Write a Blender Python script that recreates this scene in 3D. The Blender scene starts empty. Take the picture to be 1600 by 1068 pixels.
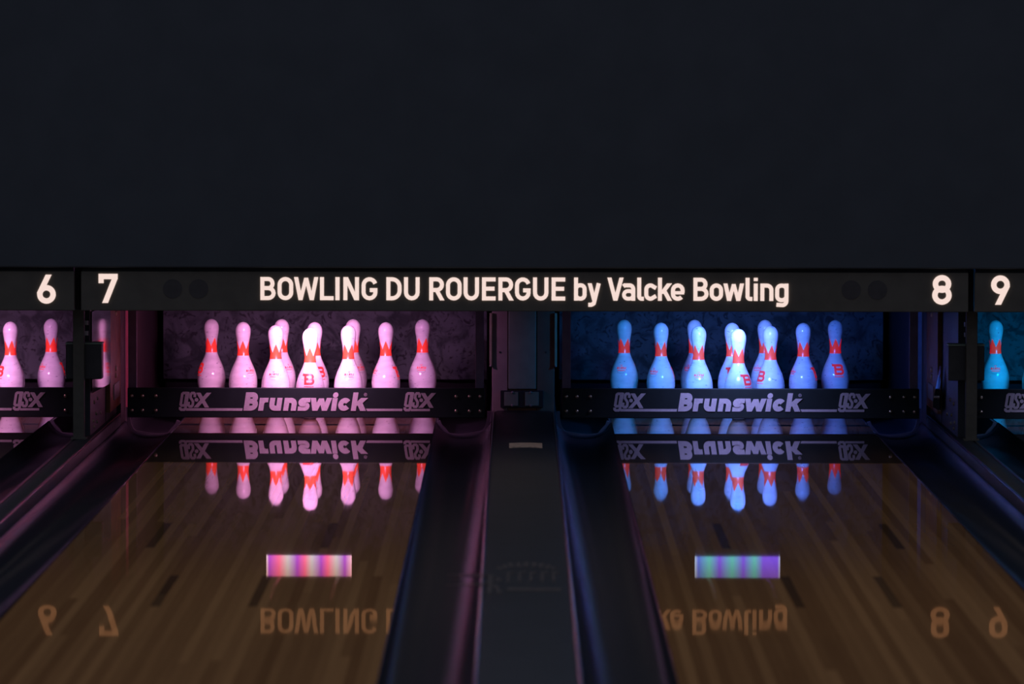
import bpy, math, random
from mathutils import Vector, Matrix

random.seed(7)
SC = bpy.context.scene
COL = SC.collection
PI = math.pi

# ------------------------------------------------------------------ camera
CAM_POS = Vector((-0.02695, -23.26223, 1.53014))
PITCH, YAW, ROLL = 0.0517942, -0.0009255, 0.0017061
FOC = 8689.48
cam_data = bpy.data.cameras.new('camera')
cam = bpy.data.objects.new('camera', cam_data)
COL.objects.link(cam)
cp, sp, cy, sy = math.cos(PITCH), math.sin(PITCH), math.cos(YAW), math.sin(YAW)
fw = Vector((sy*cp, cy*cp, -sp))
rt = Vector((cy, -sy, 0))
up = rt.cross(fw)
r2 = rt*math.cos(ROLL) + up*math.sin(ROLL)
u2 = -rt*math.sin(ROLL) + up*math.cos(ROLL)
M = Matrix.Identity(4)
for i in range(3):
    M[i][0], M[i][1], M[i][2], M[i][3] = r2[i], u2[i], -fw[i], CAM_POS[i]
cam.matrix_world = M
cam_data.sensor_width = 36.0
cam_data.lens = FOC*36.0/1600.0
cam_data.clip_start = 0.5
cam_data.clip_end = 100
cam_data.dof.use_dof = True
cam_data.dof.focus_distance = 22.3
cam_data.dof.aperture_fstop = 4.6
SC.camera = cam

# ------------------------------------------------------------------ world + exposure
SC.view_settings.view_transform = 'Standard'
SC.view_settings.look = 'None'
SC.view_settings.gamma = 1.0
SC.view_settings.exposure = 0.0
SC.view_settings.use_curve_mapping = False
W = bpy.data.worlds.new('dim_house_light')
SC.world = W
W.use_nodes = True
bg = W.node_tree.nodes['Background']
bg.inputs[0].default_value = (0.115, 0.130, 0.180, 1)
bg.inputs[1].default_value = 1.0

# lamp strengths (each lamp builds its own lights from these)
PINK = [(1.0, 0.33, 0.76), (1.0, 0.40, 0.80), (0.62, 0.23, 0.66)]
BLUE = [(0.0, 0.30, 1.0), (0.17, 0.25, 1.0), (0.04, 0.15, 1.0)]
DECK = {7: (1.0, 0.40, 0.78), 8: (0.40, 0.42, 1.0), 6: (1.0, 0.40, 0.78), 9: (0.5, 0.5, 0.95)}
PIN_W = 3.1
DOWN_W = 2.2
DIFF_L = 3.6


# ------------------------------------------------------------------ materials
def new_mat(name):
    m = bpy.data.materials.new(name)
    m.use_nodes = True
    nt = m.node_tree
    return m, nt, nt.nodes, nt.links, nt.nodes['Principled BSDF']


def mat(name, col, rough=0.5, metal=0.0, spec=0.5, emis=None, es=0.0, vary=0.12, scale=30.0):
    m, nt, N, L, b = new_mat(name)
    tc = N.new('ShaderNodeTexCoord')
    nz = N.new('ShaderNodeTexNoise')
    nz.inputs['Scale'].default_value = scale
    nz.inputs['Detail'].default_value = 4
    L.new(tc.outputs['Object'], nz.inputs['Vector'])
    mr = N.new('ShaderNodeMapRange')
    mr.inputs[1].default_value = 0.3
    mr.inputs[2].default_value = 0.7
    mr.inputs[3].default_value = 1 - vary
    mr.inputs[4].default_value = 1 + vary
    L.new(nz.outputs['Fac'], mr.inputs[0])
    mx = N.new('ShaderNodeMix')
    mx.data_type = 'RGBA'
    mx.blend_type = 'MULTIPLY'
    mx.inputs[0].default_value = 1.0
    mx.inputs[6].default_value = (*col, 1)
    cmb = N.new('ShaderNodeCombineColor')
    for k in range(3):
        L.new(mr.outputs[0], cmb.inputs[k])
    L.new(cmb.outputs[0], mx.inputs[7])
    L.new(mx.outputs[2], b.inputs['Base Color'])
    b.inputs['Roughness'].default_value = rough
    b.inputs['Metallic'].default_value = metal
    b.inputs['Specular IOR Level'].default_value = spec
    if emis:
        b.inputs['Emission Color'].default_value = (*emis, 1)
        b.inputs['Emission Strength'].default_value = es
    return m


M_MASK = mat('mask_black_paint', (0.112, 0.126, 0.140), 0.85, spec=0.1, vary=0.06, scale=6)
M_SIGN = mat('sign_charcoal', (0.175, 0.160, 0.130), 0.75, spec=0.15, vary=0.1, scale=14)
M_DISC = mat('dark_disc', (0.075, 0.068, 0.066), 0.35, spec=0.5)
M_BLACK = mat('black_metal', (0.030, 0.030, 0.034), 0.45, spec=0.4)
M_BAR = mat('sweep_bar_black', (0.018, 0.030, 0.032), 0.55, spec=0.3, vary=0.08)
M_POST = mat('post_dark', (0.14, 0.125, 0.10), 0.6, spec=0.2)
M_BOX = mat('sensor_box_black', (0.065, 0.060, 0.058), 0.5, spec=0.3)


def gutter_material():
    m, nt, N, L, b = new_mat('gutter_black_plastic')
    N.remove(b)
    tc = N.new('ShaderNodeTexCoord')
    nz = N.new('ShaderNodeTexNoise')
    nz.inputs['Scale'].default_value = 8
    nz.inputs['Detail'].default_value = 4
    L.new(tc.outputs['Object'], nz.inputs['Vector'])
    cr = N.new('ShaderNodeValToRGB')
    cr.color_ramp.elements[0].color = (0.030, 0.037, 0.046, 1)
    cr.color_ramp.elements[1].color = (0.038, 0.046, 0.057, 1)
    L.new(nz.outputs['Fac'], cr.inputs[0])
    df = N.new('ShaderNodeBsdfDiffuse')
    L.new(cr.outputs[0], df.inputs['Color'])
    gl = N.new('ShaderNodeBsdfGlossy')
    gl.inputs['Roughness'].default_value = 0.24
    gl.inputs['Color'].default_value = (0.30, 0.30, 0.32, 1)
    fn = N.new('ShaderNodeFresnel')
    fn.inputs[0].default_value = 1.5
    ms = N.new('ShaderNodeMixShader')
    L.new(fn.outputs[0], ms.inputs[0])
    L.new(df.outputs[0], ms.inputs[1])
    L.new(gl.outputs[0], ms.inputs[2])
    L.new(ms.outputs[0], N['Material Output'].inputs[0])
    return m


M_GUT = gutter_material()
M_CAP = mat('capping_black', (0.038, 0.042, 0.046), 0.45, spec=0.3, vary=0.15, scale=6)
M_TRIM = mat('edge_trim_gloss', (0.03, 0.03, 0.032), 0.12, spec=0.8)
M_GUARD = mat('guard_plastic', (0.36, 0.36, 0.40), 0.45, spec=0.4)
M_PRINT = mat('light_print', (0.62, 0.58, 0.64), 0.6, spec=0.2, vary=0.08, scale=120)
M_BOLT = mat('plated_bolt', (1.0, 0.86, 0.62), 0.32, metal=1.0, vary=0.05)
M_STEEL = mat('polished_steel', (0.80, 0.80, 0.84), 0.06, metal=1.0, vary=0.03)
M_PLATE = mat('dull_steel_plate', (0.42, 0.38, 0.36), 0.45, metal=0.3)
M_BROWN = mat('brown_board', (0.42, 0.15, 0.045), 0.5, vary=0.25, scale=18)
M_MAROON = mat('maroon_board', (0.38, 0.31, 0.27), 0.55, vary=0.15, scale=10)
M_UMBER = mat('umber_board', (0.20, 0.125, 0.085), 0.55, vary=0.15, scale=10)
M_REAR = mat('dark_rear_board', (0.055, 0.032, 0.034), 0.6, vary=0.15, scale=10)
M_PAD = mat('pit_pad_black', (0.010, 0.010, 0.012), 0.8, spec=0.1)
M_RIM = mat('rim_plastic_shaded', (0.075, 0.065, 0.075), 0.45, spec=0.3)  # same moulding as the guard; dimmer light painted in as a darker tone
M_GUARD_REDLIT = mat('guard_plastic_red_lit', (0.80, 0.20, 0.26), 0.45, spec=0.3)  # neutral plastic; reddish light on the left guard put into its colour
M_GREYP = mat('grey_panel', (0.26, 0.34, 0.25), 0.5, vary=0.08, scale=20)
M_OLIVE = mat('olive_rail', (0.45, 0.44, 0.28), 0.5)
M_DARKP = mat('dark_side_panel', (0.030, 0.034, 0.042), 0.5)
M_ARM = mat('sweep_arm_grey', (0.32, 0.28, 0.40), 0.5)
M_GOLD = mat('worn_gold_plate', (0.95, 0.66, 0.46), 0.45, metal=0.0, vary=0.3, scale=60)
M_EMB = mat('faded_gold_print', (0.13, 0.095, 0.075), 0.6, vary=0.35, scale=40)
M_FLOOR = mat('dark_floor', (0.05, 0.05, 0.055), 0.7)
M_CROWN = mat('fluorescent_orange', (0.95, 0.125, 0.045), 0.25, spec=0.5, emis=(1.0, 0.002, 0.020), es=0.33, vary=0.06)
M_EMBLEM = mat('fluorescent_red_print', (0.95, 0.07, 0.05), 0.3, spec=0.5, emis=(1.0, 0.01, 0.02), es=0.26, vary=0.15, scale=200)
M_GREYPRINT = mat('grey_print', (0.35, 0.32, 0.34), 0.4)
M_LETTER = mat('backlit_letter', (0.05, 0.045, 0.04), 0.6, spec=0.0, emis=(1.0, 0.775, 0.70), es=0.93, vary=0.02)
M_LAMPB = mat('lamp_housing', (0.05, 0.05, 0.055), 0.5)


def lane_material(name='lane_wood', dark=1.0):
    m, nt, N, L, b = new_mat(name)
    N.remove(b)
    out = N['Material Output']
    geo = N.new('ShaderNodeNewGeometry')
    sep = N.new('ShaderNodeSeparateXYZ')
    L.new(geo.outputs['Position'], sep.inputs[0])

    def math_(op, a, bb=None, c=None):
        n = N.new('ShaderNodeMath')
        n.operation = op
        for i, v in enumerate((a, bb, c)):
            if v is None:
                continue
            if isinstance(v, (int, float)):
                n.inputs[i].default_value = v
            else:
                L.new(v, n.inputs[i])
        return n.outputs[0]
    bw = 0.02705
    xb = math_('DIVIDE', math_('ADD', sep.outputs[0], 0.894), bw)
    bi = math_('FLOOR', math_('ADD', xb, 0.5))
    # each board is made of lengths with staggered joints
    wn = N.new('ShaderNodeTexWhiteNoise')
    wn.noise_dimensions = '1D'
    L.new(bi, wn.inputs['W'])
    seg = math_('FLOOR', math_('ADD', math_('DIVIDE', sep.outputs[1], 9.0), math_('MULTIPLY', wn.outputs[0], 7.0)))
    cx = N.new('ShaderNodeCombineXYZ')
    L.new(bi, cx.inputs[0])
    L.new(seg, cx.inputs[1])
    wn2 = N.new('ShaderNodeTexWhiteNoise')
    wn2.noise_dimensions = '2D'
    L.new(cx.outputs[0], wn2.inputs['Vector'])
    gv = N.new('ShaderNodeCombineXYZ')
    L.new(math_('MULTIPLY', sep.outputs[0], 90.0), gv.inputs[0])
    L.new(math_('MULTIPLY', sep.outputs[1], 1.6), gv.inputs[1])
    nz = N.new('ShaderNodeTexNoise')
    nz.inputs['Scale'].default_value = 1.0
    nz.inputs['Detail'].default_value = 5
    L.new(gv.outputs[0], nz.inputs['Vector'])
    tone = math_('ADD', math_('MULTIPLY', wn2.outputs[0], 0.65), math_('MULTIPLY', nz.outputs['Fac'], 0.35))
    cr = N.new('ShaderNodeValToRGB')
    cr.color_ramp.elements[0].position = 0.12
    cr.color_ramp.elements[0].color = (0.340, 0.150, 0.056, 1)
    cr.color_ramp.elements[1].position = 0.85
    cr.color_ramp.elements[1].color = (0.63, 0.305, 0.112, 1)
    L.new(tone, cr.inputs[0])
    # joint lines between boards
    fr = math_('ABSOLUTE', math_('SUBTRACT', math_('FRACT', math_('ADD', xb, 0.5)), 0.5))
    gap = math_('MULTIPLY', math_('GREATER_THAN', fr, 0.475), 0.35)
    mx = N.new('ShaderNodeMix')
    mx.data_type = 'RGBA'
    L.new(gap, mx.inputs[0])
    L.new(cr.outputs[0], mx.inputs[6])
    mx.inputs[7].default_value = (0.12, 0.06, 0.03, 1)
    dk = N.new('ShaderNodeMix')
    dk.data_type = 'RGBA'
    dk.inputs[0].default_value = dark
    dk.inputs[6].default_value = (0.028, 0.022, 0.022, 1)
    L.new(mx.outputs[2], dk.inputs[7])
    dif = N.new('ShaderNodeBsdfDiffuse')
    L.new(dk.outputs[2], dif.inputs[0])
    # gloss: neutral at the pin end; weaker amber gloss dims reflections up the lane
    mr = N.new('ShaderNodeMapRange')
    mr.interpolation_type = 'SMOOTHSTEP'
    mr.inputs[1].default_value = -7.9
    mr.inputs[2].default_value = -5.2
    L.new(sep.outputs[1], mr.inputs[0])
    # very slight waviness of the coating
    s1 = math_('SINE', math_('MULTIPLY', sep.outputs[1], 5.2))
    s2 = math_('SINE', math_('ADD', math_('MULTIPLY', sep.outputs[1], 11.7), math_('MULTIPLY', sep.outputs[0], 2.0)))
    s3 = math_('MULTIPLY', math_('SINE', math_('ADD', math_('MULTIPLY', sep.outputs[1], 7.2), 0.6)), math_('MULTIPLY', math_('SUBTRACT', 1.0, mr.outputs[0]), 0.0009))
    ny = math_('ADD', s3, math_('ADD', math_('MULTIPLY', s1, 0.00030), math_('MULTIPLY', s2, 0.00022)))
    nv = N.new('ShaderNodeCombineXYZ')
    L.new(ny, nv.inputs[1])
    nv.inputs[2].default_value = 1.0
    nn = N.new('ShaderNodeVectorMath')
    nn.operation = 'NORMALIZE'
    L.new(nv.outputs[0], nn.inputs[0])
    gl = N.new('ShaderNodeBsdfGlossy')
    gc = N.new('ShaderNodeMix')
    gc.data_type = 'RGBA'
    L.new(mr.outputs[0], gc.inputs[0])
    gc.inputs[6].default_value = (0.62, 0.33, 0.15, 1)
    gc.inputs[7].default_value = (0.95, 0.93, 0.93, 1)
    L.new(gc.outputs[2], gl.inputs['Color'])
    gl.inputs['Roughness'].default_value = 0.02
    L.new(nn.outputs[0], gl.inputs['Normal'])
    fn = N.new('ShaderNodeFresnel')
    fn.inputs[0].default_value = 1.5
    ms = N.new('ShaderNodeMixShader')
    L.new(math_('MULTIPLY', fn.outputs[0], math_('ADD', 0.30, math_('MULTIPLY', mr.outputs[0], 0.48))), ms.inputs[0])
    L.new(dif.outputs[0], ms.inputs[1])
    L.new(gl.outputs[0], ms.inputs[2])
    L.new(ms.outputs[0], out.inputs[0])
    return m


M_LANE = lane_material()
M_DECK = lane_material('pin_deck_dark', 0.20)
M_MARK = lane_material('dark_inlay', 0.36)


def pin_material():
    m, nt, N, L, b = new_mat('pin_plastic')
    tc = N.new('ShaderNodeTexCoord')
    oi = N.new('ShaderNodeObjectInfo')
    va = N.new('ShaderNodeVectorMath')
    va.operation = 'MULTIPLY_ADD'
    va.inputs[1].default_value = (1, 1, 3.2)
    L.new(tc.outputs['Object'], va.inputs[0])
    cx = N.new('ShaderNodeCombineXYZ')
    ml = N.new('ShaderNodeMath')
    ml.operation = 'MULTIPLY'
    ml.inputs[1].default_value = 37.0
    L.new(oi.outputs['Random'], ml.inputs[0])
    for k in range(3):
        L.new(ml.outputs[0], cx.inputs[k])
    L.new(cx.outputs[0], va.inputs[2])
    n1 = N.new('ShaderNodeTexNoise')
    n1.inputs['Scale'].default_value = 62
    n1.inputs['Detail'].default_value = 3
    L.new(va.outputs[0], n1.inputs['Vector'])
    r1 = N.new('ShaderNodeMapRange')
    r1.inputs[1].default_value = 0.675
    r1.inputs[2].default_value = 0.72
    L.new(n1.outputs['Fac'], r1.inputs[0])
    n2 = N.new('ShaderNodeTexNoise')
    n2.inputs['Scale'].default_value = 16
    n2.inputs['Detail'].default_value = 4
    L.new(va.outputs[0], n2.inputs['Vector'])
    c2 = N.new('ShaderNodeValToRGB')
    c2.color_ramp.elements[0].position = 0.3
    c2.color_ramp.elements[0].color = (0.70, 0.69, 0.68, 1)
    c2.color_ramp.elements[1].position = 0.65
    c2.color_ramp.elements[1].color = (0.84, 0.83, 0.82, 1)
    L.new(n2.outputs['Fac'], c2.inputs[0])
    mx = N.new('ShaderNodeMix')
    mx.data_type = 'RGBA'
    L.new(r1.outputs[0], mx.inputs[0])
    L.new(c2.outputs[0], mx.inputs[6])
    mx.inputs[7].default_value = (0.16, 0.13, 0.16, 1)
    L.new(mx.outputs[2], b.inputs['Base Color'])
    b.inputs['Roughness'].default_value = 0.12
    b.inputs['Specular IOR Level'].default_value = 0.5
    return m


M_PIN = pin_material()


def curtain_material():
    m, nt, N, L, b = new_mat('pit_curtain_vinyl')
    tc = N.new('ShaderNodeTexCoord')
    nz = N.new('ShaderNodeTexNoise')
    nz.inputs['Scale'].default_value = 7.5
    nz.inputs['Detail'].default_value = 5
    nz.inputs['Distortion'].default_value = 2.2
    L.new(tc.outputs['Object'], nz.inputs['Vector'])
    cr = N.new('ShaderNodeValToRGB')
    e = cr.color_ramp.elements
    e[0].position = 0.36
    e[0].color = (0.020, 0.030, 0.030, 1)
    e[1].position = 0.55
    e[1].color = (0.062, 0.080, 0.082, 1)
    L.new(nz.outputs['Fac'], cr.inputs[0])
    n2 = N.new('ShaderNodeTexNoise')
    n2.inputs['Scale'].default_value = 15
    n2.inputs['Detail'].default_value = 2
    n2.inputs['Distortion'].default_value = 3.5
    L.new(tc.outputs['Object'], n2.inputs['Vector'])
    r2 = N.new('ShaderNodeMapRange')
    r2.inputs[1].default_value = 0.58
    r2.inputs[2].default_value = 0.63
    L.new(n2.outputs['Fac'], r2.inputs[0])
    mx = N.new('ShaderNodeMix')
    mx.data_type = 'RGBA'
    L.new(r2.outputs[0], mx.inputs[0])
    L.new(cr.outputs[0], mx.inputs[6])
    mx.inputs[7].default_value = (0.016, 0.020, 0.022, 1)
    L.new(mx.outputs[2], b.inputs['Base Color'])
    b.inputs['Roughness'].default_value = 0.65
    b.inputs['Specular IOR Level'].default_value = 0.2
    bp = N.new('ShaderNodeBump')
    bp.inputs['Strength'].default_value = 0.4
    bp.inputs['Distance'].default_value = 0.01
    L.new(nz.outputs['Fac'], bp.inputs['Height'])
    L.new(bp.outputs[0], b.inputs['Normal'])
    return m


M_CURTAIN = curtain_material()


def led_material(name, stops):
    """Lit diffuser of a row of coloured LEDs along the lamp's own x axis."""
    m, nt, N, L, b = new_mat(name)
    tc = N.new('ShaderNodeTexCoord')
    sep = N.new('ShaderNodeSeparateXYZ')
    L.new(tc.outputs['Generated'], sep.inputs[0])
    cr = N.new('ShaderNodeValToRGB')
    els = cr.color_ramp.elements
    while len(els) < len(stops):
        els.new(0.5)
    for e, (p, c) in zip(els, stops):
        e.position = p
    for i, (p, c) in enumerate(stops):
        els[i].position = p
        els[i].color = (*c, 1)
    L.new(sep.outputs[0], cr.inputs[0])
    b.inputs['Base Color'].default_value = (0.4, 0.4, 0.4, 1)
    L.new(cr.outputs[0], b.inputs['Emission Color'])
    b.inputs['Emission Strength'].default_value = DIFF_L
    return m


_pu, _pk, _wh = (0.42, 0.07, 0.80), (1.0, 0.17, 0.42), (0.62, 0.64, 0.72)
M_LEDP = led_material('led_pink', [(0.0, (1.0, 0.8, 0.9)), (0.03, _pu), (0.15, _pk), (0.25, _wh), (0.36, _pu), (0.45, _pk), (0.53, _wh), (0.64, _pu), (0.72, _pk), (0.82, _wh), (0.92, _pu), (1.0, (1.0, 0.6, 0.8))])
_gr, _bl, _vi = (0.09, 0.55, 0.56), (0.08, 0.15, 0.85), (0.17, 0.08, 0.95)
M_LEDB = led_material('led_blue', [(0.0, (0.4, 0.6, 0.9)), (0.04, _bl), (0.17, _gr), (0.29, _vi), (0.44, _gr), (0.57, _vi), (0.70, _gr), (0.80, _vi), (0.97, _vi), (1.0, (0.4, 0.5, 0.9))])


# ------------------------------------------------------------------ mesh helpers
class MB:
    def __init__(s):
        s.v, s.f = [], []

    def box(s, x0, x1, y0, y1, z0, z1):
        n = len(s.v)
        s.v += [(x0, y0, z0), (x1, y0, z0), (x1, y1, z0), (x0, y1, z0), (x0, y0, z1), (x1, y0, z1), (x1, y1, z1), (x0, y1, z1)]
        s.f += [tuple(n+i for i in q) for q in ((3, 2, 1, 0), (4, 5, 6, 7), (0, 1, 5, 4), (1, 2, 6, 5), (2, 3, 7, 6), (3, 0, 4, 7))]
        return s

    def grid(s, rows, closed=False):
        """rows: list of equal-length point rings; skin them."""
        n, k = len(s.v), len(rows[0])
        for r in rows:
            s.v += [tuple(p) for p in r]
        for i in range(len(rows)-1):
            for j in range(k if closed else k-1):
                a, b = n+i*k+j, n+i*k+(j+1) % k
                s.f.append((a, b, b+k, a+k))
        return s

    def cap(s, idx):
        s.f.append(tuple(idx))
        return s

    def lathe(s, prof, seg=40, cx=0, cy=0, cz=0):
        rows = []
        for r, z in prof:
            rows.append([(cx+r*math.cos(2*PI*j/seg), cy+r*math.sin(2*PI*j/seg), cz+z) for j in range(seg)])
        n = len(s.v)
        s.grid(rows, closed=True)
        s.f.append(tuple(n+seg-1-j for j in range(seg)))
        e = n+(len(prof)-1)*seg
        s.f.append(tuple(e+j for j in range(seg)))
        return s

    def cyl_y(s, cx, cz, r, y0, y1, seg=20, dome=0.0):
        """cylinder along -y (front at y0), optionally with a domed front."""
        prof = [(r, y1), (r, y0+dome)]
        if dome:
            for k in range(1, 5):
                a = k*PI/2/5
                prof.append((r*math.cos(a), y0+dome-dome*math.sin(a)))
        rows = [[(cx+q*math.cos(2*PI*j/seg), y, cz+q*math.sin(2*PI*j/seg)) for j in range(seg)] for q, y in prof]
        n = len(s.v)
        s.grid(rows, closed=True)
        s.f.append(tuple(n+seg-1-j for j in range(seg)))
        e = n+(len(rows)-1)*seg
        s.f.append(tuple(e+j for j in range(seg)))
        return s

    def tube(s, pts, r, seg=10, up_=(0, 1, 0)):
        rows = []
        P = [Vector(p) for p in pts]
        for i, p in enumerate(P):
            t = (P[min(i+1, len(P)-1)]-P[max(i-1, 0)]).normalized()
            a = t.cross(Vector(up_))
            a = a.normalized() if a.length > 1e-5 else Vector((1, 0, 0))
            b = t.cross(a).normalized()
            rows.append([p+a*r*math.cos(2*PI*j/seg)+b*r*math.sin(2*PI*j/seg) for j in range(seg)])
        n = len(s.v)
        s.grid(rows, closed=True)
        s.f.append(tuple(n+seg-1-j for j in range(seg)))
        e = n+(len(rows)-1)*seg
        s.f.append(tuple(e+j for j in range(seg)))
        return s

    def slab(s, poly, mapf, d):
        """poly: 2D convex quad/polygon; mapf(u,v,depth)->3D; extruded by d."""
        n, k = len(s.v), len(poly)
        s.layer = getattr(s, 'layer', 0) + 1
        d = d+0.00002*(s.layer % 60)
        s.v += [tuple(mapf(u, v, d)) for u, v in poly]
        s.v += [tuple(mapf(u, v, 0.0)) for u, v in poly]
        s.f.append(tuple(range(n, n+k)))
        s.f.append(tuple(n+k+i for i in reversed(range(k))))
        for i in range(k):
            j = (i+1) % k
            s.f.append((n+i, n+k+i, n+k+j, n+j))
        return s

    def build(s, name, material, parent=None, smooth=False, bevel=0.0, loc=None):
        me = bpy.data.meshes.new(name)
        me.from_pydata(s.v, [], s.f)
        me.validate()
        me.update()
        o = bpy.data.objects.new(name, me)
        COL.objects.link(o)
        me.materials.append(material)
        if smooth:
            for p in me.polygons:
                p.use_smooth = True
            if smooth != 'all':
                me.set_sharp_from_angle(angle=math.radians(40))
        if bevel:
            md = o.modifiers.new('bevel', 'BEVEL')
            md.width = bevel
            md.segments = 2
            md.limit_method = 'ANGLE'
        if parent:
            o.parent = parent
        if loc:
            o.location = loc
        return o


def tag(o, label, cat, group=None):
    o['label'] = label
    o['category'] = cat
    if group:
        o['group'] = group
    return o


def thing(name, label, cat, loc=(0, 0, 0), group=None):
    o = bpy.data.objects.new(name, None)
    o.empty_display_size = 0.05
    COL.objects.link(o)
    o.location = loc
    return tag(o, label, cat, group)


def structure(o):
    o['kind'] = 'structure'
    return o


def copy_tree(o, parent=None):
    c = o.copy()
    COL.objects.link(c)
    if parent:
        c.parent = parent
    for ch in list(o.children):
        copy_tree(ch, c)
    return c


# ------------------------------------------------------------------ lettering
def arc(cx, cy, rx, ry, a0, a1, n=8):
    return [(cx+rx*math.cos(math.radians(a0+(a1-a0)*i/n)), cy+ry*math.sin(math.radians(a0+(a1-a0)*i/n))) for i in range(n+1)]


def rrect(x0, y0, x1, y1, r):
    r = min(r, (x1-x0)/2, (y1-y0)/2)
    return arc(x1-r, y1-r, r, r, 0, 90) + arc(x0+r, y1-r, r, r, 90, 180) + arc(x0+r, y0+r, r, r, 180, 270) + arc(x1-r, y0+r, r, r, 270, 360)


def ribbon(pts, w, closed=False):
    P = []
    for p in pts:
        if not P or (abs(p[0]-P[-1][0])+abs(p[1]-P[-1][1])) > 1e-7:
            P.append(p)
    if closed and abs(P[0][0]-P[-1][0])+abs(P[0][1]-P[-1][1]) < 1e-7:
        P.pop()
    n = len(P)
    Lf, Rt = [], []
    for i in range(n):
        a = Vector(P[i-1] if (i > 0 or closed) else P[i])
        b = Vector(P[i])
        c = Vector(P[(i+1) % n] if (i < n-1 or closed) else P[i])
        d1 = (b-a).normalized() if (b-a).length else (c-b).normalized()
        d2 = (c-b).normalized() if (c-b).length else d1
        n1, n2 = Vector((-d1.y, d1.x)), Vector((-d2.y, d2.x))
        m = n1+n2
        m = m.normalized() if m.length > 1e-6 else n1
        k = (w/2)/max(0.45, m.dot(n1))
        Lf.append(b+m*k)
        Rt.append(b-m*k)
    quads = []
    for i in range(n if closed else n-1):
        j = (i+1) % n
        quads.append([tuple(Rt[i]), tuple(Rt[j]), tuple(Lf[j]), tuple(Lf[i])])
    return quads


def diag(x0, y0, x1, y1, t):
    """slanted bar with horizontal cut ends; x0/x1 are centres of the ends"""
    L = math.hypot(x1-x0, y1-y0)
    hw = t/2*L/abs(y1-y0)
    if y0 > y1:
        x0, y0, x1, y1 = x1, y1, x0, y0
    return [[(x0-hw, y0), (x0+hw, y0), (x1+hw, y1), (x1-hw, y1)]]


def hbar(x0, x1, y, t):
    return [[(x0, y-t/2), (x1, y-t/2), (x1, y+t/2), (x0, y+t/2)]]


def vbar(x, y0, y1, t):
    return [[(x-t/2, y0), (x+t/2, y0), (x+t/2, y1), (x-t/2, y1)]]


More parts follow.
